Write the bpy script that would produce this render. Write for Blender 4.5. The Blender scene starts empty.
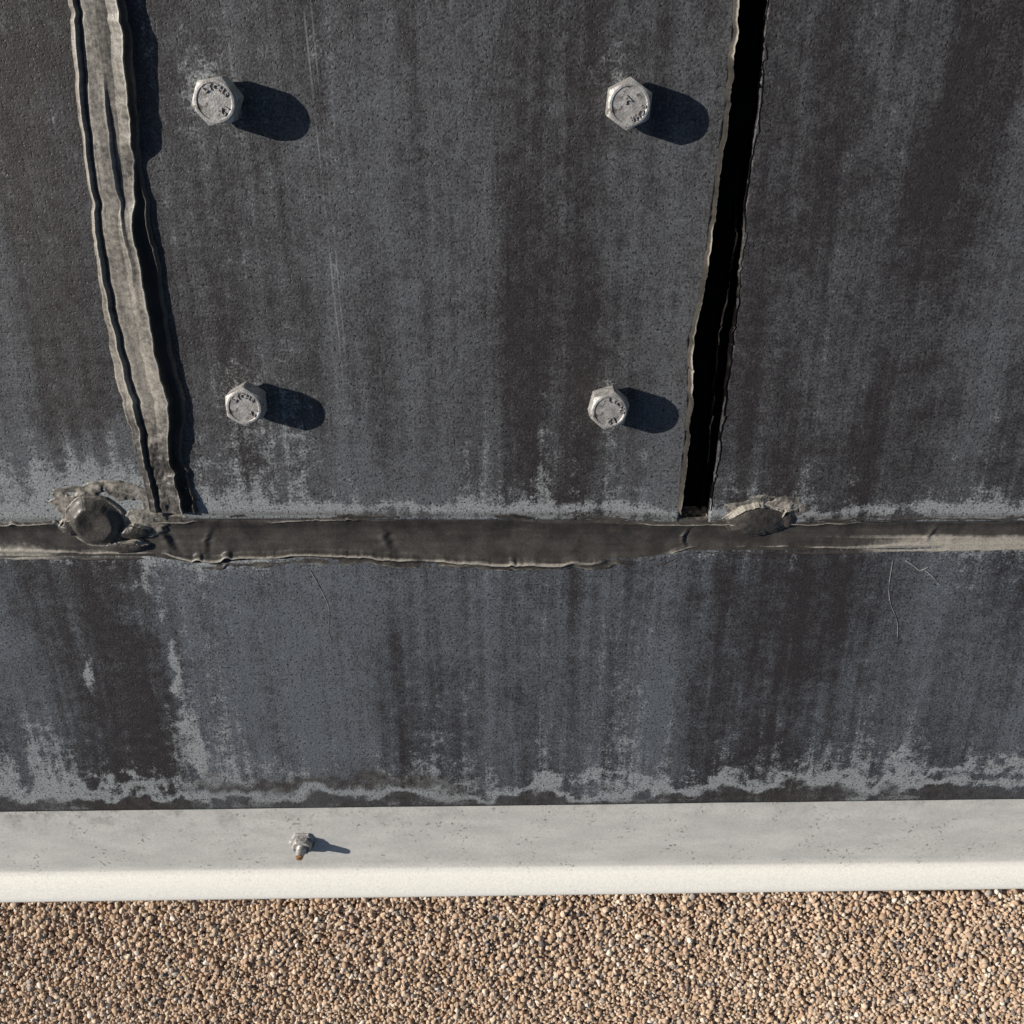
import bpy, math, random
import numpy as np
from mathutils import Vector, Matrix
random.seed(4); rng=np.random.default_rng(7)
TH=math.radians(27); D=0.6; C=math.cos(TH); S=math.sin(TH)
SUN=Vector((2.0,-0.60,-1.0)).normalized()
scene=bpy.context.scene

# ---- survey: photo measurement -> metric position on the panel plane (z=0)
def P(x,y,z=0.0):
    dx=(x-512)/1024; dy=(512-y)/1024
    d=(dx,-S+dy*C,-C-dy*S); t=(D-z)/(-d[2])
    return (d[0]*t,d[1]*t)
def colX(px,py=512):
    return P(px,py)[0]

# ---- numpy noise
def _h(ix,iy,seed):
    n=(ix.astype(np.int64)*374761393+iy.astype(np.int64)*668265263+seed*974634777)&0xffffffff
    n=((n^(n>>13))*1274126177)&0xffffffff
    n=((n^(n>>16))*2246822519)&0xffffffff
    return ((n^(n>>15))&0xffffff)/float(0xffffff)
def vn(x,y,seed=0):
    x=np.asarray(x,float);y=np.asarray(y,float)
    ix=np.floor(x);iy=np.floor(y);fx=x-ix;fy=y-iy
    fx=fx*fx*(3-2*fx);fy=fy*fy*(3-2*fy)
    a=_h(ix,iy,seed);b=_h(ix+1,iy,seed);c=_h(ix,iy+1,seed);d=_h(ix+1,iy+1,seed)
    return (a*(1-fx)+b*fx)*(1-fy)+(c*(1-fx)+d*fx)*fy
def fbm(x,y,seed=0,o=4,g=0.5):
    x,y=np.broadcast_arrays(np.asarray(x,float),np.asarray(y,float))
    s=0;a=1;t=0
    for k in range(o):
        s=s+a*vn(x*2**k+k*17.3,y*2**k+k*9.1,seed+k*13);t+=a;a*=g
    return s/t
def ss(a,b,x):
    t=np.clip((x-a)/(b-a),0,1);return t*t*(3-2*t)

def grid_obj(name,X,Y,Z,col,mat,smooth=True,skirt=None):
    if skirt is not None:
        X=np.pad(X,1,mode='edge');Y=np.pad(Y,1,mode='edge')
        Z=np.pad(Z,1,mode='constant',constant_values=skirt)
        col=np.pad(col,((1,1),(1,1),(0,0)),mode='edge')
    n,m=X.shape
    co=np.stack([X,Y,Z],-1).reshape(-1,3)
    i=np.arange(n-1)[:,None]*m+np.arange(m-1)[None,:]
    q=np.stack([i,i+1,i+m+1,i+m],-1).reshape(-1,4)
    me=bpy.data.meshes.new(name)
    me.vertices.add(len(co));me.vertices.foreach_set('co',co.ravel())
    me.loops.add(q.size);me.loops.foreach_set('vertex_index',q.ravel().astype(np.int32))
    me.polygons.add(len(q));me.polygons.foreach_set('loop_start',(np.arange(len(q))*4).astype(np.int32))
    sm=np.ones((n-1,m-1),bool)*smooth
    if skirt is not None: sm[0]=sm[-1]=False;sm[:,0]=sm[:,-1]=False
    me.polygons.foreach_set('use_smooth',sm.ravel())
    a=me.color_attributes.new('stain','FLOAT_COLOR','POINT')
    a.data.foreach_set('color',np.concatenate([col.reshape(-1,3),np.ones((len(co),1))],1).astype(np.float32).ravel())
    me.update(calc_edges=True);me.validate()
    me.materials.append(mat)
    ob=bpy.data.objects.new(name,me);scene.collection.objects.link(ob);return ob

# ---- node helper
class N:
    def __init__(s,name):
        s.m=bpy.data.materials.new(name);s.m.use_nodes=True;s.t=s.m.node_tree;s.t.nodes.clear()
        s.out=s.n('ShaderNodeOutputMaterial');s.b=s.n('ShaderNodeBsdfPrincipled')
        s.t.links.new(s.b.outputs[0],s.out.inputs[0])
        s.tc=s.n('ShaderNodeTexCoord').outputs['Object']
    def n(s,t): return s.t.nodes.new(t)
    def put(s,sock,v):
        if isinstance(v,bpy.types.NodeSocket): s.t.links.new(v,sock)
        else:
            if hasattr(sock.default_value,'__len__') and not hasattr(v,'__len__'): v=(v,)*len(sock.default_value)
            if hasattr(v,'__len__') and len(v)==3 and len(sock.default_value)==4: v=(*v,1)
            sock.default_value=v
    def math(s,op,a,b=0.0,c=None,clamp=False):
        x=s.n('ShaderNodeMath');x.operation=op;x.use_clamp=clamp
        s.put(x.inputs[0],a);s.put(x.inputs[1],b)
        if c is not None:s.put(x.inputs[2],c)
        return x.outputs[0]
    def addn(s,a,n,w):
        return s.math('MULTIPLY_ADD',s.math('SUBTRACT',n,.5),w,a)
    def noise(s,scale,detail=3,rough=.55,vec=None,stretch=None,dist=0):
        v=vec or s.tc
        if stretch:
            mp=s.n('ShaderNodeMapping');s.put(mp.inputs[0],v);mp.inputs['Scale'].default_value=stretch;v=mp.outputs[0]
        x=s.n('ShaderNodeTexNoise');s.put(x.inputs['Vector'],v);x.inputs['Scale'].default_value=scale
        x.inputs['Detail'].default_value=detail;x.inputs['Roughness'].default_value=rough;x.inputs['Distortion'].default_value=dist
        return x.outputs[0]
    def vor(s,scale,feature='F1',out=0):
        x=s.n('ShaderNodeTexVoronoi');x.feature=feature;s.put(x.inputs['Vector'],s.tc);x.inputs['Scale'].default_value=scale
        return x.outputs[out]
    def mr(s,v,a,b,c=0.,d=1.):
        x=s.n('ShaderNodeMapRange');x.interpolation_type='SMOOTHSTEP'
        for k,q in enumerate((v,a,b,c,d)): s.put(x.inputs[k],q)
        return x.outputs[0]
    def mix(s,f,a,b,mode='MIX'):
        x=s.n('ShaderNodeMix');x.data_type='RGBA';x.blend_type=mode
        s.put(x.inputs[0],f);s.put(x.inputs[6],a);s.put(x.inputs[7],b);return x.outputs[2]
    def attr(s,name='stain'):
        x=s.n('ShaderNodeAttribute');x.attribute_name=name
        y=s.n('ShaderNodeSeparateColor');s.t.links.new(x.outputs['Color'],y.inputs[0]);return y.outputs
    def bump(s,h,dist,strength=1.,prev=None):
        x=s.n('ShaderNodeBump');x.inputs['Distance'].default_value=dist;x.inputs['Strength'].default_value=strength
        s.put(x.inputs['Height'],h)
        if prev is not None:s.put(x.inputs['Normal'],prev)
        return x.outputs[0]
    def fin(s,col,rough,normal=None,metal=0.,spec=.5):
        s.put(s.b.inputs['Base Color'],col);s.put(s.b.inputs['Roughness'],rough);s.put(s.b.inputs['Metallic'],metal)
        s.put(s.b.inputs['Specular IOR Level'],spec)
        if normal is not None:s.put(s.b.inputs['Normal'],normal)
        return s.m

# ---- panel material
def mat_panel(name,scr=None,light=(.116,.120,.128)):
    k=N(name);a=k.attr();pale,tint,dark=a[0],a[1],a[2]
    mott=k.noise(45,5,.72)
    streak=k.noise(1,4,.65,stretch=(150,7,1))
    mid=k.noise(150,4,.7)
    fine2=k.noise(700,2,.65)
    t=k.addn(tint,mott,1.1)
    t=k.addn(t,streak,1.0)
    t=k.addn(t,mid,.9)
    t=k.addn(t,fine2,.8)
    t=k.mr(t,.0,1.1)
    c=k.mix(t,(.031,.0265,.0265),light)
    p=k.addn(pale,mid,1.6)
    p=k.addn(p,mott,1.1)
    p=k.addn(p,streak,1.0)
    p=k.addn(p,fine2,.9)
    c=k.mix(k.mr(p,.30,1.0,0,.88),c,(.30,.312,.318))
    g=k.mr(fine2,.30,.70,.72,1.28)
    c=k.mix(1.,c,g,'MULTIPLY')
    gate=k.mr(mott,.42,.58)
    pores=k.math('MULTIPLY',k.mr(k.noise(480,1,.4),.30,.39,1,0),k.mr(mid,.38,.55,.25,1))
    pore2=k.mr(k.vor(165),.09,.18,1,0)
    pr=k.math('MAXIMUM',pores,k.math('MULTIPLY',pore2,gate))
    c=k.mix(k.math('MULTIPLY',pr,.8),c,(.013,.0115,.0115))
    c=k.mix(dark,c,k.mix(mid,(.015,.012,.010),(.075,.062,.052)))
    if scr:
        sp=k.n('ShaderNodeSeparateXYZ');k.put(sp.inputs[0],k.tc)
        for (x0,y0,x1,y1,w,st) in scr:
            b=(x1-x0)/(y1-y0)
            d=k.math('SUBTRACT',sp.outputs[0],k.math('ADD',k.math('MULTIPLY',sp.outputs[1],b),x0-b*y0))
            d=k.addn(d,k.noise(20,2),.0016)
            l=k.mr(k.math('ABSOLUTE',d),w*.5,w,st,0)
            l=k.math('MULTIPLY',l,k.mr(mott,.35,.6))
            l=k.math('MULTIPLY',l,k.mr(sp.outputs[1],y1-.01,y1+.03))
            c=k.mix(l,c,(.30,.30,.30))
    h=k.math('SUBTRACT',fine2,pores)
    nb=k.bump(h,.0006,.5)
    return k.fin(c,k.mr(mid,.3,.7,.44,.68),nb,spec=.45)

def mat_sealant():
    k=N('aged_sealant');a=k.attr();pale,black=a[0],a[1]
    f=k.noise(330,4,.65);m=k.noise(60,3,.6);v=k.noise(1200,1,.6)
    c=k.mix(k.mr(m,.3,.7),(.040,.0355,.032),(.076,.067,.059))
    p=k.addn(pale,f,.7)
    p=k.addn(p,m,.5)
    c=k.mix(k.mr(p,.3,1.0),c,(.35,.32,.275))
    c=k.mix(1.,c,k.mr(v,.3,.7,.82,1.22),'MULTIPLY')
    c=k.mix(black,c,(.005,.0042,.0042))
    nb=k.bump(k.math('ADD',f,k.math('MULTIPLY',v,.3)),.0005,.35)
    return k.fin(c,k.mr(f,.3,.7,.32,.52),nb,spec=k.math('MULTIPLY_ADD',black,-.4,.45))

s1=P(303,0);s2=P(343,380)
PM=mat_panel('weathered_black_panel')
PMs=mat_panel('weathered_black_panel_scratched',[(s1[0],s1[1],s2[0],s2[1],.0006,.5),(s1[0]+.004,s1[1],s2[0]+.003,s2[1],.0005,.4)])
PMl=mat_panel('weathered_black_panel_chalky',None,(.116,.127,.143))
SEAL=mat_sealant()

def keyf(keys,jx=0):
    pts=sorted([P(*k) for k in keys],key=lambda p:p[1])
    ys=[p[1] for p in pts];xs=[p[0] for p in pts]
    return lambda Y:np.interp(Y,ys,xs)
def keyh(keys):
    pts=sorted([P(*k) for k in keys]);xs=[p[0] for p in pts];ys=[p[1] for p in pts]
    return lambda X:np.interp(X,xs,ys)

YT=.22
lsL=keyf([(68,0),(85,140),(98,270),(122,400),(138,460),(152,515)])
lsR=keyf([(124,0),(137,140),(156,270),(181,400),(184,460),(196,515)])
rsL=keyf([(736,0),(727,100),(714,200),(700,300),(690,335),(689,400),(679,518)])
rsR=keyf([(768,0),(759,100),(746,200),(738,300),(725,400),(709,518)])
hT=keyh([(-200,524),(0,523),(60,522),(190,516),(300,516),(450,517),(600,517),(680,520),(800,520),(1024,518),(1200,518)])
hB=keyh([(-200,560),(0,560),(150,560),(200,567),(300,561),(420,564),(520,564),(650,561),(690,554),(800,554),(1024,549),(1200,548)])
pB=keyh([(-300,815),(0,812),(1024,799),(1300,796)])

def gau(X,Y,px,py,rx,ry,amp):
    x,y=P(px,py);return amp*np.exp(-((X-x)/rx)**2-((Y-y)/ry)**2)

upT=[(-300,.4),(0,.5),(60,.3),(120,.35),(170,.35),(250,.5),(330,.62),(420,.64),(480,.58),(540,.32),(600,.28),(660,.45),(690,.5),(720,.3),(800,.2),(900,.24),(960,.36),(1020,.52),(1300,.3)]
loT=[(-300,.45),(0,.65),(50,.5),(85,.15),(145,.12),(172,.75),(260,.85),(350,.62),(400,.55),(480,.78),(560,.7),(620,.40),(680,.72),(715,.35),(780,.15),(830,.45),(900,.6),(960,.42),(1024,.72),(1300,.4)]
def stain(X,Y,which):
    if which=='lo': kx=[colX(a,680) for a,_ in loT];kv=[b for _,b in loT]
    else: kx=[colX(a,260) for a,_ in upT];kv=[b for _,b in upT]
    wob=(fbm(X*9,Y*8,31)-.5)*.05+(fbm(X*50,Y*30,33)-.5)*.012
    st=fbm(X*75,Y*3.5,5)-.5; st2=fbm(X*28,Y*2.2,6)-.5
    tint=np.interp(X+wob,kx,kv)+st*.65+st2*.5+(fbm(X*13,Y*11,32)-.5)*.5
    pale=-.10+(fbm(X*95,Y*4,8)-.5)*.85+st2*.4+(fbm(X*14,Y*9,81)-.5)*.6
    dark=np.zeros_like(X)
    n2=fbm(X*38,Y*38,205,5,.6)-.5
    if which!='lo':
        d=Y-hT(X)
        up=fbm(X*110,Y*5,3)
        dn=d+(up-.5)*.05+n2*.02
        pale+=.55*np.exp(-np.clip(dn,0,1)/.016)+.3*np.exp(-np.clip(dn,0,1)/.05)
        tint+=.25*np.exp(-np.clip(dn,0,1)/.04)
        pale+=.6*np.exp(-((d-.006-n2*.018)/.0035)**2)
        dark+=.5*np.exp(-((d-.0015)/.002)**2)
        if which=='L':
            pale+=.55*ss(.070,.035,dn+n2*.02)+gau(X,Y,-5,220,.025,.1,.35)
            tint+=.4*ss(.08,.05,dn)
            pale+=gau(X,Y,105,492,.03,.016,.5)
            dark+=.34*ss(colX(98,350)-.0,colX(98,350)-.003,X+n2*.01)*ss(colX(35,350)-.002,colX(35,350)+.002,X)*ss(P(60,438)[1],P(60,424)[1],Y+n2*.02)*ss(.0,-.06,Y)
        if which=='M':
            for bx,by,s_ in ((215,102,1),(630,104,1),(245,404,.85),(609,407,.85)):
                pale+=gau(X,Y,bx-13,by-34,.008,.018,.42*s_)+gau(X,Y,bx,by,.020,.020,.36*s_)
            pale+=gau(X,Y,604,58,.006,.016,.45)
            pale+=gau(X,Y,230,480,.06,.035,.22)+gau(X,Y,560,470,.05,.04,.2)
            pale+=gau(X,Y,330,410,.08,.035,.2)+gau(X,Y,345,120,.02,.12,.18)+gau(X,Y,440,200,.03,.2,.14)
            tint-=gau(X,Y,200,250,.02,.12,.1)
            dark+=gau(X,Y,655,345,.03,.006,.2)
        if which=='R':
            pale+=gau(X,Y,765,492,.03,.02,.35)-.06
    else:
        d=Y-pB(X);dt=hB(X)-Y
        w=(fbm(X*22,X*0+2,4)-.5)
        F=d+n2*.042+w*.014
        fr=.0165
        up=fbm(X*120,Y*6,90)-.5
        pale+=.95*np.exp(-((F-fr)/.0034)**2)*(.4+1.1*fbm(X*45,Y*45,91))+.58*np.exp(-np.clip(F-fr+up*.04,0,1)/.024)*(F>fr)
        F2=d+n2*.055+w*.02
        pale+=.75*np.exp(-((F2-.030)/.0026)**2)*ss(.40,.58,fbm(X*16,X*0,44))
        F3=d+(fbm(X*70,Y*70,215,4,.6)-.5)*.05
        pale+=.5*np.exp(-((F3-.024)/.003)**2)
        dark+=.62*ss(0,.005,fr-F)*(.6+.8*fbm(X*40,Y*40,45))
        pale+=.6*np.exp(-((d-.003)/.002)**2)*ss(.5,.65,fbm(X*30,X*0,46))
        zone=ss(colX(170,770),colX(215,770),X)*ss(colX(540,770),colX(400,770),X)
        dark+=.85*np.exp(-((F2-.030)/.007)**2)*zone
        pale+=.9*np.exp(-((F2-.018)/.0025)**2)*zone
        pale+=.45*np.exp(-np.clip(dt,0,1)/.008)
        x0,y0=P(150,575);x1,y1=P(192,745)
        lx=x0+(Y-y0)*(x1-x0)/(y1-y0)+(fbm(Y*50,Y*0,77)-.5)*.014+n2*.026
        brk=ss(.25,.55,fbm(X*50,Y*50,79))
        pale+=.9*np.exp(-((X-lx)/.0032)**2)*brk+.42*np.exp(-np.abs(X-lx-.006)/.014)*(X>lx)
        lx2=colX(92,670)+n2*.02
        pale+=1.1*np.exp(-((X-lx2)/.0028)**2)*np.exp(-((Y-P(92,675)[1])/.017)**2)
        pale+=gau(X,Y,190,745,.014,.02,.6)+gau(X,Y,30,760,.05,.03,.3)+gau(X,Y,10,650,.04,.08,.15)
        pale+=.35*ss(-.1,.25,up)*ss(.14,.03,d)
    return np.stack([pale,np.clip(tint,-.2,1.3),np.clip(dark,0,1)],-1)

def panel(xl,xr,yb,yt,which,step=.0016,mat=PM,jag=0.0008,seed=1):
    H=(YT+.31) if which!='lo' else .19
    v=np.linspace(0,1,int(H/step));u=np.linspace(0,1,int(np.mean(xr(np.array([-.2]))-xl(np.array([-.2])))/step))
    V,U=np.meshgrid(v,u,indexing='ij')
    Y0=-.31+V*(YT+.31) if which!='lo' else -.6+V*.25
    XL=xl(Y0)+(fbm(Y0*160,Y0*0,seed)-.5)*jag*2
    XR=xr(Y0)+(fbm(Y0*160,Y0*0,23)-.5)*jag*2
    X=XL+U*(XR-XL)
    Y=yb(X)+V*(yt(X)-yb(X))
    Z=(fbm(X*18,Y*9,2)-.5)*.0008
    return grid_obj('rubber_panel',X,Y,Z,stain(X,Y,which),mat,True,skirt=-.022)
const=lambda v:(lambda q:np.zeros_like(q)+v)
gapL=lambda Y:lsL(Y)*.72+lsR(Y)*.28
gapR=lambda Y:lsL(Y)*.3+lsR(Y)*.7
inT=lambda X:hT(X)-.002
inB=lambda X:hB(X)+.003
panel(const(-.75),gapL,inT,const(YT),'L')
panel(gapR,rsL,inT,const(YT),'M',mat=PMs)
panel(rsR,const(.75),inT,const(YT),'R')
panel(const(-.75),const(.75),pB,inB,'lo',mat=PMl)

# ---- sealant seams
def saw(t,c,w,a,drop=.035):
    return a*np.clip((t-(c-w))/w,0,1)*np.clip((c+drop-t)/drop,0,1)
def ragged(s,seed,amp,f=90):
    r=fbm(s*f,s*0,seed,5,.6)-.5
    r2=vn(s*f*3.1,s*0,seed+5)
    return amp*(r*1.6+np.where(r2>.8,(r2-.8)*2.5,0))

# left vertical seam : overfilled, overlapping rubbery folds
s=np.arange(-.305,YT,.0006);t=np.linspace(0,1,150)
Sg,T=np.meshgrid(s,t,indexing='ij')
xl=lsL(Sg)-.001+ragged(Sg,3,.0030,30);xr=lsR(Sg)+.0015+ragged(Sg,9,.0045,34)
X=xl+T*(xr-xl)
wv=lambda f,sd,a:(fbm(Sg*f,Sg*0,sd,2)-.5)*a+(fbm(Sg*60,Sg*0,sd+3,3)-.5)*a*.10
low=ss(-.075,-.13,Sg)
p2=ss(.2,.45,fbm(Sg*9,Sg*0,112,2));p4=ss(.3,.5,fbm(Sg*12,Sg*0,113,2))
m1=.17+wv(8,12,.16)
m2=.46+wv(7,13,.34)
m3=.87-.15*low+wv(9,14,.16)
lipA=.0008+.0045*ss(-.086,-.074,Sg)*(.75+.5*fbm(Sg*40,Sg*0,16))+.0030*low
Z=.0004+.0024*np.sin(np.pi*T)**.6*(.6+.8*fbm(Sg*10,Sg*0,114,2))
Z=Z+saw(T,m1,.12,.0020,.04)+saw(T,m2,.26,.0016,.05)*p2+saw(T,m3,.24,lipA,.045)
Z-=.0010*np.exp(-((T-m1-.08)/.035)**2)
Z+=low*.0016*np.exp(-((T-.95)/.03)**2)*p4
Z+=(fbm(X*70+Sg*9,Sg*7,21,2)-.5)*.0018+(fbm(X*500,Sg*40,22,3)-.5)*.00022
bot=ss(-.225,-.265,Sg)
Z+=bot*(fbm(X*90,Sg*80,25,4)-.5)*.006
edge=np.minimum(T,1-T);Z=Z*ss(0,.04,edge)+.0004-.002*(edge<=0)
e4=lambda m,p:p*np.exp(-((T-m+.01)/.02)**2)
ridge=.55*e4(m1,1)*ss(.3,.5,fbm(Sg*20,Sg*0,118))+.5*e4(m2,p2)+1.0*e4(m3,.35+.65*fbm(Sg*30,Sg*0,115))
pl=.58+.55*ridge+(fbm(X*40,Sg*5,28)-.5)*.6+.35*np.exp(-edge/.014)*ss(.3,.6,fbm(Sg*50,Sg*0,116))-.75*ss(.0,.03,T-m3)-.3*e4(m2+.07,p2)
pl-=.3*bot
gap=.75*np.exp(-((T-m1-.065)/.022)**2)*ss(.3,.55,fbm(Sg*13,Sg*0,117))+.45*e4(m2+.06,p2*ss(.4,.6,fbm(Sg*15,Sg*0,119)))
col=np.stack([pl,np.clip(.5*ss(.01,.03,T-m3)*(T<.93)+gap,0,1),T*0],-1)
grid_obj('sealant_joint',X,Sg,Z,col,SEAL)

# right vertical seam : pale raised lip, groove shadow painted into the colour
t=np.linspace(0,1,120);Sg,T=np.meshgrid(s,t,indexing='ij')
tabs=np.where(vn(Sg*70,Sg*0,49)>.66,(vn(Sg*200,Sg*0,50))*.0026,0)
xl=rsL(Sg)-.0010+ragged(Sg,41,.0018,100);xr=rsR(Sg)+.0010+ragged(Sg,47,.0030,60)+tabs
X=xl+T*(xr-xl)
lipc=.08+(fbm(Sg*45,Sg*0,42)-.5)*.06
lh=.0066+.005*(fbm(Sg*80,Sg*0,43,5,.7)-.5)+.002*ss(-.1,.0,Sg)
Z=lh*np.clip(T/lipc,0,1)**1.5*(T<lipc)
inner=T>=lipc
fl=-.007*np.clip((1-T)/.16,0,1)**.7
drop=np.clip((T-lipc)/.05,0,1)
Z=np.where(inner,lh*(1-drop)+fl*drop,Z)
r2=.74+(fbm(Sg*9,Sg*0,51,2)-.5)*.2
low=ss(-.09,-.13,Sg)
Z+=inner*saw(T,r2,.1,.0066)*low
Z+=(fbm(X*200,Sg*40,53,3)-.5)*.0007
edge=np.minimum(T,1-T)
Z=np.where(T>.95,np.maximum(Z,.0002),Z)
Z-=.003*(edge<=0)
lp=ss(.35,.6,fbm(Sg*45,Sg*0,55,4))
pl=np.where(T<lipc+.01,.2+.7*ss(.4,1,T/lipc)*lp,.0)+.5*np.exp(-((T-r2+.02)/.015)**2)*low
bl=np.clip(np.where(T<lipc+.02,.3*(1-lp),1)-.75*np.exp(-((T-r2+.02)/.012)**2)*low*ss(.35,.6,fbm(Sg*30,Sg*0,57)),0,1)  # near-black groove colour stands in for the lip's cast shadow
ep=ss(.56,.74,fbm(Sg*40,Sg*0,58))
pl=np.where(T>.94,.45*ep,pl);bl=np.where(T>.94,1-.7*ep,bl)
grid_obj('sealant_joint',X,Sg,Z,np.stack([pl,bl,T*0],-1),SEAL)

# horizontal seam : smooth trowelled band with folded pale edges
s=np.arange(-.75,.75,.0006);t=np.linspace(0,1,120)
Sg,T=np.meshgrid(s,t,indexing='ij')
seg=ss(colX(150),colX(200),Sg)*ss(colX(700),colX(660),Sg)
yb=hB(Sg)-.0005-.0025*seg+ragged(Sg,61,.0050,32)*(.4+.8*seg);yt=hT(Sg)+.0010+ragged(Sg,67,.0026,45)
Yg=yb+T*(yt-yb)
edge=np.minimum(T,1-T)
b1=.20+(fbm(Sg*12,Sg*0,71,3)-.5)*.26*(.3+seg)
b2=.87+(fbm(Sg*10,Sg*0,72,2)-.5)*.14
Z=-.0026*np.sin(np.pi*np.clip(T,0,1))
lump1=ss(.3,.6,fbm(Sg*30,Sg*0,73,3));lump2=ss(.38,.65,fbm(Sg*22,Sg*0,74,3))
Z+=.0030*np.exp(-((T-b1)/.045)**2)*lump1*(.35+seg)
Z+=.0020*np.exp(-((T-b2)/.03)**2)*lump2
Z+=(fbm(Sg*9,Yg*110,76,3)-.5)*.0024+(fbm(Sg*40,Yg*50,178,3)-.5)*.0010+(fbm(Sg*200,Yg*300,77,3)-.5)*.00012
Z+=.0036*(fbm(Sg*60,Yg*150,78,4)-.5)*np.exp(-edge/.14)*seg
for px,w_,a_,sl in [(683,.0014,.0012,.1),(206,.002,.0007,.35),(385,.003,.0010,-.3),(930,.0018,.0008,.2),(165,.003,.0014,-.4)]:
    q=(Sg-colX(px,538)-(T-.5)*.022*sl-(fbm(Yg*160,Yg*0,px)-.5)*.008)
    win=np.exp(-((T-.5)/.20)**2)
    Z+=a_*win*(np.exp(-(q/w_)**2)-.6*np.exp(-((q-w_*1.7)/w_)**2))
Z=Z+.0008*ss(0,.04,edge)-.003*(edge<=0)
wl=ss(colX(75),colX(20),Sg);wr=ss(colX(830),colX(940),Sg)
pl=.02+.65*np.exp(-((T-b1)/.03)**2)*(.25+lump1)+.75*np.exp(-((T-b2)/.02)**2)*(.1+lump2)+.65*np.exp(-edge/.018)*ss(.25,.55,fbm(Sg*50,Sg*0,80))
pl+=.50*np.exp(-T/.13)*seg+wl*.75*ss(.75,.1,T)+wr*.85*ss(.52,.30,T)+.25*(fbm(Sg*8,Sg*0,83)-.5)+.4*ss(.58,.8,fbm(Sg*8,Yg*240,84,3))
bl=.30*ss(.64,.80,T)*ss(b2,b2-.05,T)+.6*np.exp(-((T-b2-.05)/.02)**2)*ss(.4,.6,fbm(Sg*20,Sg*0,82))+.65*np.exp(-((T-b1+.06)/.025)**2)*lump1*seg
grid_obj('sealant_joint',Sg,Yg,Z,np.stack([pl,np.clip(bl,0,1),T*0],-1),SEAL)

# ---- sealant lumps
def lump(px,py,rx,ry,hh,seed,kind,z0=.0006,wob=.3):
    cx,cy=P(px,py)
    g=np.linspace(-1.6,1.6,190);GX,GY=np.meshgrid(g,g,indexing='xy')
    GX=GX.T.copy();GY=GY.T.copy()
    ang=np.arctan2(GY,GX);r=np.hypot(GX,GY)
    rad=1+wob*(fbm(np.cos(ang)*1.6+5,np.sin(ang)*1.6+5,seed,5,.55)-.5)*2
    q=r/rad
    X=cx+GX*rx;Y=cy+GY*ry
    tex=fbm(X*230,Y*230,seed+1,4,.55)
    if kind=='blister':
        Z=hh*(1-ss(.62,1.06,q))-hh*.26*(1-ss(.0,.62,q))
        Z+=(tex-.5)*.0007+(fbm(X*60,Y*60,seed+9,2)-.5)*.0022*ss(1.05,.8,q)
        pl=.02+.30*np.exp(-((q-.72)/.08)**2)*ss(.4,.65,fbm(ang*1.4,r,seed+12))+.6*ss(.95,1.06,q)+(tex-.5)*.25
        bl=.2*ss(.8,.5,q)
    elif kind=='smear':
        hole=ss(.56,.68,fbm(X*90,Y*90,seed+3,4))
        fade=ss(1.05,.7,q)
        Z=hh*np.clip(1-q**2,0,1)**.5+(fbm(X*130,Y*130,seed+2,5,.6)-.5)*.0028*fade
        Z-=.0020*hole*fade
        pl=.66+(tex-.5)*.9;bl=.5*hole
    else:
        Z=hh*np.clip(1-q**2,0,1)**.6
        Z+=(fbm(X*55+Y*30,Y*80,seed+4,3)-.5)*.0045*ss(1.05,.7,q)
        Z+=(tex-.5)*.0008*ss(1.1,.9,q)
        Z+=.0024*np.exp(-((q-.93)/.07)**2)*ss(-.1,.7,np.sin(ang))*ss(.35,.6,fbm(X*130,Y*130,seed+2))
        pl=.06+.75*ss(.8,.95,q)*ss(-.2,.5,np.sin(ang))+.3*ss(.9,1.0,q)+(tex-.5)*.5;bl=.1*ss(.8,.3,q)
    Z=np.where(q>1.08,-.004*ss(1.08,1.25,q),Z)
    return grid_obj('sealant_lump',X,Y,Z+z0,np.stack([pl,np.clip(bl,0,1)*np.ones_like(q),q*0],-1),SEAL)
parts=[lump(97,521,.0180,.0175,.0056,101,'blister',.0016,.10),lump(108,509,.035,.018,.0006,111,'smear',.0004,.4),lump(133,530,.012,.0060,.0040,131,'mound'),lump(72,526,.008,.006,.0030,141,'mound'),lump(124,546,.014,.0045,.0020,145,'mound')]
for p_ in parts[1:]:
    p_.name='torn_smear'; p_.parent=parts[0]
parts=[lump(758,518,.0190,.0110,.0042,151,'mound',.0009),lump(768,509,.024,.0095,.0005,161,'smear',.0004,.45),lump(787,518,.0045,.0065,.0028,171,'mound')]
for p_ in parts[1:]:
    p_.name='torn_smear'; p_.parent=parts[0]

# ---- dried strings of sealant on lower panel
def string(pts,r):
    cu=bpy.data.curves.new('string','CURVE');cu.dimensions='3D';cu.bevel_depth=r;cu.resolution_u=8
    sp=cu.splines.new('NURBS');sp.points.add(len(pts)-1);sp.use_endpoint_u=True;sp.order_u=3
    for i,p in enumerate(pts):
        x,y=P(*p);sp.points[i].co=(x,y,.0002,1);sp.points[i].radius=1-.6*i/len(pts)
    cu.materials.append(STR);return cu
k=N('dry_sealant_string');STR=k.fin(k.mix(k.mr(k.noise(120,2),.35,.65),(.11,.11,.11),(.36,.36,.35)),.7)
par=bpy.data.objects.new('sealant_string',None);scene.collection.objects.link(par)
for i,(pts,r) in enumerate([([(893,560),(888,585),(890,605),(899,622),(897,640)],.00024),([(310,570),(322,590),(331,612),(327,630),(332,642)],.00024),([(925,570),(935,578),(940,585)],.0004),([(905,560),(915,566),(920,572),(928,567)],.0005)]):
    o=bpy.data.objects.new('strand_%d'%(i+1),string(pts,r));scene.collection.objects.link(o);o.parent=par

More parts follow.
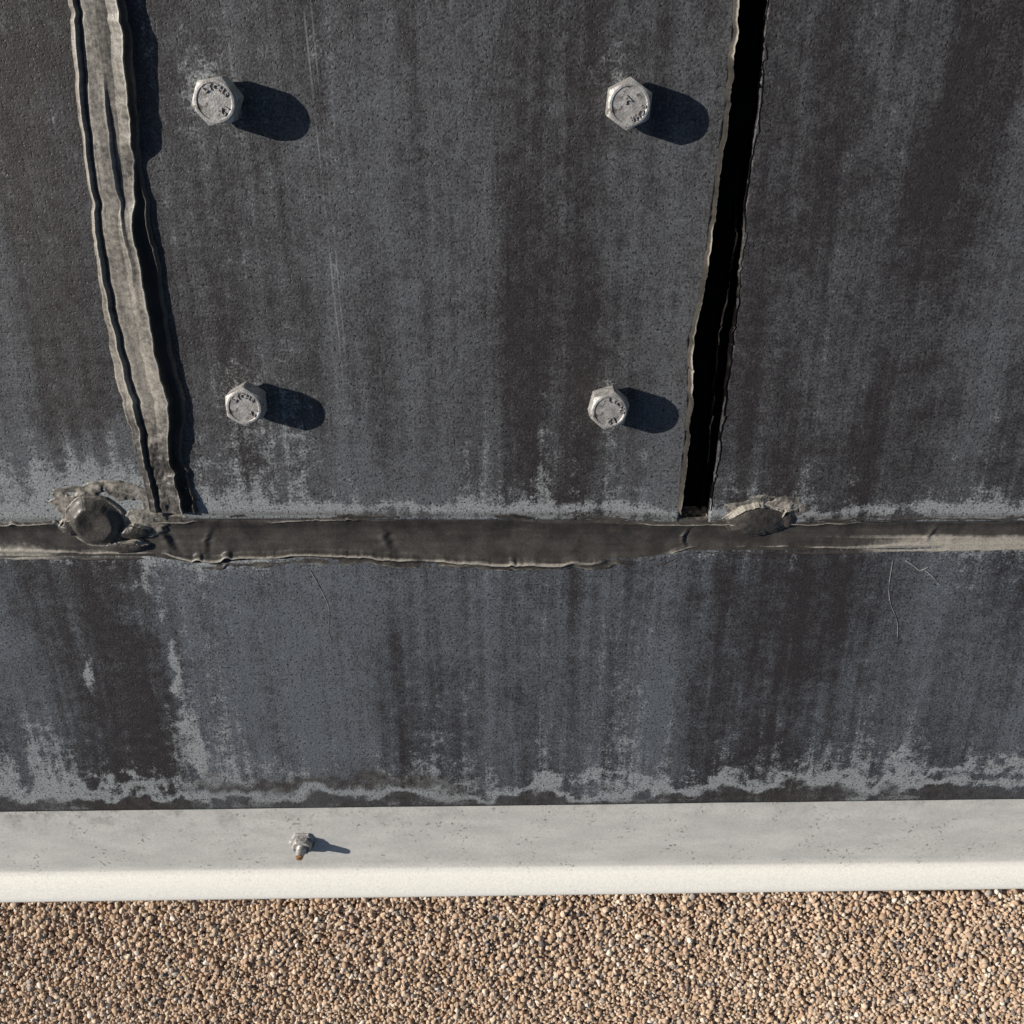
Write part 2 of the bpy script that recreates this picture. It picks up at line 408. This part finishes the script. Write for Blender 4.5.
# ---- bolts
k=N('galvanised_steel')
n1=k.noise(260,4,.65);n2=k.noise(900,2,.6)
c=k.mix(k.mr(n1,.35,.7),(.31,.295,.28),(.56,.54,.52))
c=k.mix(k.mr(k.noise(180,3,.7),.54,.68),c,(.14,.115,.095))
STEEL=k.fin(c,k.mr(n2,.3,.7,.42,.65),k.bump(k.math('ADD',n1,n2),.0006,.45),metal=.25)
def bolt(px,py,rot,marks,R=.0132):
    hx,hy=P(px,py,.0175)
    ap=R*math.cos(math.pi/6);rc=ap*.93;z0=.0045;h=.0178;nA=96
    vs=[];fs=[]
    def rh(a):
        q=(a-rot)%(math.pi/3)-math.pi/6
        return ap/math.cos(q)
    rings=[lambda a:(.0085,-.003),lambda a:(.0085,.004),lambda a:(ap*.97,.0043),lambda a:(rh(a)*.97,z0+.0004),lambda a:(rh(a),z0+.001),
           lambda a:(rh(a),h-.0004-(rh(a)-rc)*.62),lambda a:(rh(a)*.99,h-.0001-(rh(a)-rc)*.56),lambda a:(rc,h),lambda a:(rc*.9,h+.0001),lambda a:(rc*.84,h-.0004),lambda a:(rc*.4,h-.0004)]
    for f in rings:
        for i in range(nA):
            a=2*math.pi*i/nA;r,z=f(a);vs.append((r*math.cos(a),r*math.sin(a),z))
    vs.append((0,0,h-.0004))
    for k_ in range(len(rings)-1):
        for i in range(nA):
            j=(i+1)%nA;fs.append((k_*nA+i,k_*nA+j,(k_+1)*nA+j,(k_+1)*nA+i))
    b=(len(rings)-1)*nA
    for i in range(nA): fs.append((b+i,b+(i+1)%nA,len(vs)-1))
    me=bpy.data.meshes.new('hex_bolt');me.from_pydata(vs,[],fs);me.materials.append(STEEL);me.update()
    o=bpy.data.objects.new('hex_bolt',me);scene.collection.objects.link(o);o.location=(hx,hy,0)
    o.rotation_euler=(random.uniform(-.02,.02),random.uniform(-.02,.02),0)
    for txt,a0,da,rr,sz in marks:
        for i,ch in enumerate(txt):
            a=a0-da*i
            cu=bpy.data.curves.new('marking','FONT');cu.body=ch;cu.size=sz;cu.extrude=.0006;cu.offset=.0001;cu.align_x='CENTER';cu.align_y='CENTER'
            cu.materials.append(STEEL)
            t=bpy.data.objects.new('marking',cu);scene.collection.objects.link(t);t.parent=o
            t.location=(rr*math.cos(a),rr*math.sin(a),h-.0002);t.rotation_euler=(0,0,a-math.pi/2)
mk=lambda r:[('LTCHS',r,.42,.0072,.0042),('12',r+3.6,.5,.0062,.0055)]
bolt(215,102,.15,mk(2.2));bolt(630,105,.45,[('A',2.0,.4,.003,.0058),('SCHR',-.1,.42,.0072,.004)])
bolt(244,408,.5,mk(2.4),.0128);bolt(609,411,.3,mk(1.6),.0128)

# ---- metal edge strip
k=N('painted_metal')
n1=k.noise(22,4,.6,stretch=(1,3,1));n2=k.noise(650,2,.6);sp=k.noise(420,2,.5)
c=k.mix(k.mr(n1,.35,.7),(.56,.545,.51),(.66,.64,.60))
a=k.attr()
c=k.mix(a[0],c,(.98,.945,.865))  # lip whitened: cleaner paint plus extra sun catch put into the colour
c=k.mix(k.math('MULTIPLY',k.math('MULTIPLY',k.mr(sp,.61,.69),k.mr(k.noise(35,3,.6),.42,.65)),k.math('MULTIPLY_ADD',a[0],-.7,.9)),c,(.2,.18,.16))
c=k.mix(k.math('MULTIPLY',k.mr(k.noise(60,5,.75),.47,.72),k.math('MULTIPLY',a[1],.8)),c,(.16,.15,.14))
c=k.mix(1.,c,k.mr(n2,.3,.7,.92,1.07),'MULTIPLY')
ALU=k.fin(c,.42,k.bump(n2,.0003,.15),metal=.0)
e0=keyh([(-300,812),(0,809),(1024,796),(1300,793)])
e1=keyh([(-300,876),(0,874),(1024,864),(1300,861)])
e2=keyh([(-300,904),(0,900),(1024,886),(1300,883)])
xs=np.arange(-.8,.8,.004)
prof=[]
def row(y,z,w,dirt): prof.append((y,z+0*xs,w+0*xs,dirt+0*xs))
row(e0(xs)+.004,-.02,0,1);row(e0(xs)+.004,-.0035,0,1)
side=.45+.55*ss(colX(420,830),colX(60,830),xs)
for f in np.linspace(0,1,16):
    row(e0(xs)+.003+(e1(xs)-e0(xs)-.003)*f,-.0035+.0003*np.sin(xs*14)*f,0 if f<.97 else .2,max(0,1-f*1.5)*side)
lw=(e1(xs)-e2(xs))
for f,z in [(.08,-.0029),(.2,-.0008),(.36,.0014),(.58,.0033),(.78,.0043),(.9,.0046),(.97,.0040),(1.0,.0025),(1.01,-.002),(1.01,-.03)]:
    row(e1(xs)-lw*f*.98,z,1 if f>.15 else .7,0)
Yg=np.stack([p[0] for p in prof],1);Z=np.stack([p[1] for p in prof],1)
Xg=np.repeat(xs[:,None],Yg.shape[1],1)
colr=np.stack([np.stack([p[2] for p in prof],1),np.stack([p[3] for p in prof],1),Z*0],-1)
grid_obj('metal_edge_strip',Xg[:, ::-1],Yg[:, ::-1],Z[:, ::-1],colr[:, ::-1],ALU)

# ---- small screw on the strip
def lathe(name,prof,loc,mat,seg=24,tilt=(0,0,0),hexr=None):
    vs=[];fs=[]
    for r,z in prof:
        for i in range(seg):
            a=2*math.pi*i/seg
            rr=r*(math.cos(math.pi/6)/math.cos((a%(math.pi/3))-math.pi/6) if hexr and r>=hexr else 1)
            vs.append((rr*math.cos(a),rr*math.sin(a),z))
    for k_ in range(len(prof)-1):
        for i in range(seg):
            j=(i+1)%seg;fs.append((k_*seg+i,k_*seg+j,(k_+1)*seg+j,(k_+1)*seg+i))
    fs.append([ (len(prof)-1)*seg+i for i in range(seg)])
    me=bpy.data.meshes.new(name);me.from_pydata(vs,[],fs);me.materials.append(mat)
    o=bpy.data.objects.new(name,me);scene.collection.objects.link(o);o.location=loc;o.rotation_euler=tilt;return o
k=N('rusty_screw');RUST=k.fin(k.mix(k.mr(k.noise(500,3),.35,.6),(.45,.22,.07),(.11,.06,.03)),.7)
x,y=P(303,842,-.0035)
scr=lathe('screw',[(.0110,-.001),(.0110,.001),(.0100,.0016),(.0078,.0018),(.0078,.0060),(.0066,.007),(.0044,.007)],(x,y,-.0033),STEEL,hexr=.0077)
st=lathe('threaded_stud',[(.0040,0.),(.0040,.0075),(.0034,.008),(.0039,.0086),(.0034,.0092),(.0039,.0098),(.0034,.0104),(.0038,.0112),(.0034,.0126),(.0030,.0160),(.0020,.0162),(.0018,.0145)],(0,0,0),STEEL)
st.parent=scr
cp=lathe('rusty_core',[(.0030,.0),(.0027,.0166),(.0010,.0170)],(.0001,-.0001,0),RUST);cp.parent=scr

# ---- gravel
k=N('pebble_stone')
oi=k.n('ShaderNodeObjectInfo')
cr=k.n('ShaderNodeValToRGB');k.put(cr.inputs[0],oi.outputs['Random'])
cols=[(0,(.58,.41,.27)),(.14,(.45,.31,.21)),(.28,(.66,.50,.36)),(.44,(.52,.38,.27)),(.58,(.72,.57,.43)),(.70,(.34,.25,.19)),(.78,(.58,.40,.28)),(.86,(.46,.39,.33)),(.93,(.80,.71,.60)),(.97,(.18,.15,.14))]
cr.color_ramp.interpolation='CONSTANT'
el=cr.color_ramp.elements
el[0].position=0;el[0].color=(*cols[0][1],1);el[1].position=cols[1][0];el[1].color=(*cols[1][1],1)
for p_,c_ in cols[2:]:
    e=el.new(p_);e.color=(*c_,1)
nn=k.noise(420,2,.6)
c=k.mix(1.,cr.outputs[0],k.mr(nn,.3,.7,.8,1.2),'MULTIPLY')
STONE=k.fin(c,.75,None,spec=.3)
protos=bpy.data.collections.new('pebble_shapes')
import bmesh
for i in range(8):
    bm=bmesh.new();bmesh.ops.create_icosphere(bm,subdivisions=2,radius=1)
    ax=[Vector(rng.normal(size=3)).normalized() for _ in range(9)]
    dd=[rng.uniform(.52,.88) for _ in ax]
    for v in bm.verts:
        p=v.co.normalized()
        r=1.0
        for a_,d_ in zip(ax,dd):
            q=p.dot(a_)
            if q>0: r=min(r,d_/q if q>1e-3 else 1)
        v.co=p*(r*.9+.1*.85)
    for f in bm.faces:f.smooth=(i%2==0)
    me=bpy.data.meshes.new('pebble');bm.to_mesh(me);bm.free();me.materials.append(STONE)
    ob=bpy.data.objects.new('pebble_shape',me);protos.objects.link(ob)
pts=[]
for layer,(z0,pt,jit) in enumerate([(-.0090,.0034,.5),(-.0070,.0032,.6)]):
    xs_=np.arange(-.75,.75,pt);ys_=np.arange(-1.0,-.66,pt)
    GX,GY=np.meshgrid(xs_,ys_)
    GX=GX+(np.arange(len(ys_))%2)[:,None]*pt*.5
    GX=GX+rng.uniform(-jit,jit,GX.shape)*pt;GY=GY+rng.uniform(-jit,jit,GX.shape)*pt
    GZ=z0+rng.uniform(-.0009,.0009,GX.shape)+(fbm(GX*25,GY*25,300)-.5)*.003
    m=GY<e2(GX)-.0005
    if layer==1: m&=rng.random(GX.shape)<.85
    pts.append(np.stack([GX[m],GY[m],GZ[m]],-1))
pts=np.concatenate(pts)
me=bpy.data.meshes.new('gravel');me.vertices.add(len(pts));me.vertices.foreach_set('co',pts.ravel().astype(np.float32))
a=me.attributes.new('rot','FLOAT_VECTOR','POINT');a.data.foreach_set('vector',rng.uniform(0,6.28,(len(pts),3)).astype(np.float32).ravel())
sc=(rng.lognormal(0,.28,(len(pts),1))*.00195*rng.uniform(.7,1.3,(len(pts),3))).clip(.0009,.0038)
a=me.attributes.new('scl','FLOAT_VECTOR','POINT');a.data.foreach_set('vector',sc.astype(np.float32).ravel())
gr=bpy.data.objects.new('gravel',me);scene.collection.objects.link(gr)
ng=bpy.data.node_groups.new('scatter','GeometryNodeTree')
ng.interface.new_socket('Geometry',in_out='INPUT',socket_type='NodeSocketGeometry');ng.interface.new_socket('Geometry',in_out='OUTPUT',socket_type='NodeSocketGeometry')
gi=ng.nodes.new('NodeGroupInput');go=ng.nodes.new('NodeGroupOutput')
m2p=ng.nodes.new('GeometryNodeMeshToPoints');iop=ng.nodes.new('GeometryNodeInstanceOnPoints')
ci=ng.nodes.new('GeometryNodeCollectionInfo');ci.inputs[0].default_value=protos;ci.inputs['Separate Children'].default_value=True;ci.inputs['Reset Children'].default_value=True
iop.inputs['Pick Instance'].default_value=True
def na(nm):
    x=ng.nodes.new('GeometryNodeInputNamedAttribute');x.data_type='FLOAT_VECTOR';x.inputs[0].default_value=nm;return x.outputs[0]
L=ng.links.new
L(gi.outputs[0],m2p.inputs[0]);L(m2p.outputs[0],iop.inputs['Points']);L(ci.outputs[0],iop.inputs['Instance'])
e2r=ng.nodes.new('FunctionNodeEulerToRotation');L(na('rot'),e2r.inputs[0]);L(e2r.outputs[0],iop.inputs['Rotation']);L(na('scl'),iop.inputs['Scale'])
L(iop.outputs[0],go.inputs[0])
mo=gr.modifiers.new('scatter','NODES');mo.node_group=ng

# ground sheet to the horizon
k=N('gravel_ground')
v=k.n('ShaderNodeTexVoronoi');k.put(v.inputs['Vector'],k.tc);v.inputs['Scale'].default_value=250
hs=k.mix(k.mr(v.outputs['Distance'],.2,.7),(.54,.41,.29),(.2,.14,.1))
GM=k.fin(hs,.85,k.bump(v.outputs['Distance'],-.004,.7))
me=bpy.data.meshes.new('ground');q=150
me.from_pydata([(-q,-q,-.0100),(q,-q,-.0100),(q,q,-.0100),(-q,q,-.0100)],[],[(0,1,2,3)]);me.materials.append(GM)
scene.collection.objects.link(bpy.data.objects.new('ground',me))

# ---- light
w=bpy.data.worlds.new('World');scene.world=w;w.use_nodes=True
bg=w.node_tree.nodes['Background'];sky=w.node_tree.nodes.new('ShaderNodeTexSky');sky.sky_type='NISHITA';sky.sun_disc=False
el_=math.asin(-SUN.z);sky.sun_elevation=el_;sky.sun_rotation=math.atan2(-SUN.x,-SUN.y)%(2*math.pi)
w.node_tree.links.new(sky.outputs[0],bg.inputs[0]);bg.inputs[1].default_value=.05
sl=bpy.data.lights.new('sun','SUN');sl.energy=5;sl.angle=math.radians(.5);sl.color=(1,.95,.87)
so=bpy.data.objects.new('sun',sl);scene.collection.objects.link(so);so.rotation_euler=SUN.to_track_quat('-Z','Y').to_euler();so.location=(-2,1,2)

cam=bpy.data.cameras.new('camera');co=bpy.data.objects.new('camera',cam);scene.collection.objects.link(co)
cam.sensor_width=36;cam.lens=36;cam.clip_start=.01;cam.clip_end=1000
co.matrix_world=Matrix(((1,0,0,0),(0,C,S,0),(0,-S,C,D),(0,0,0,1)))
scene.camera=co
scene.view_settings.view_transform='Standard';scene.view_settings.look='None';scene.view_settings.exposure=0
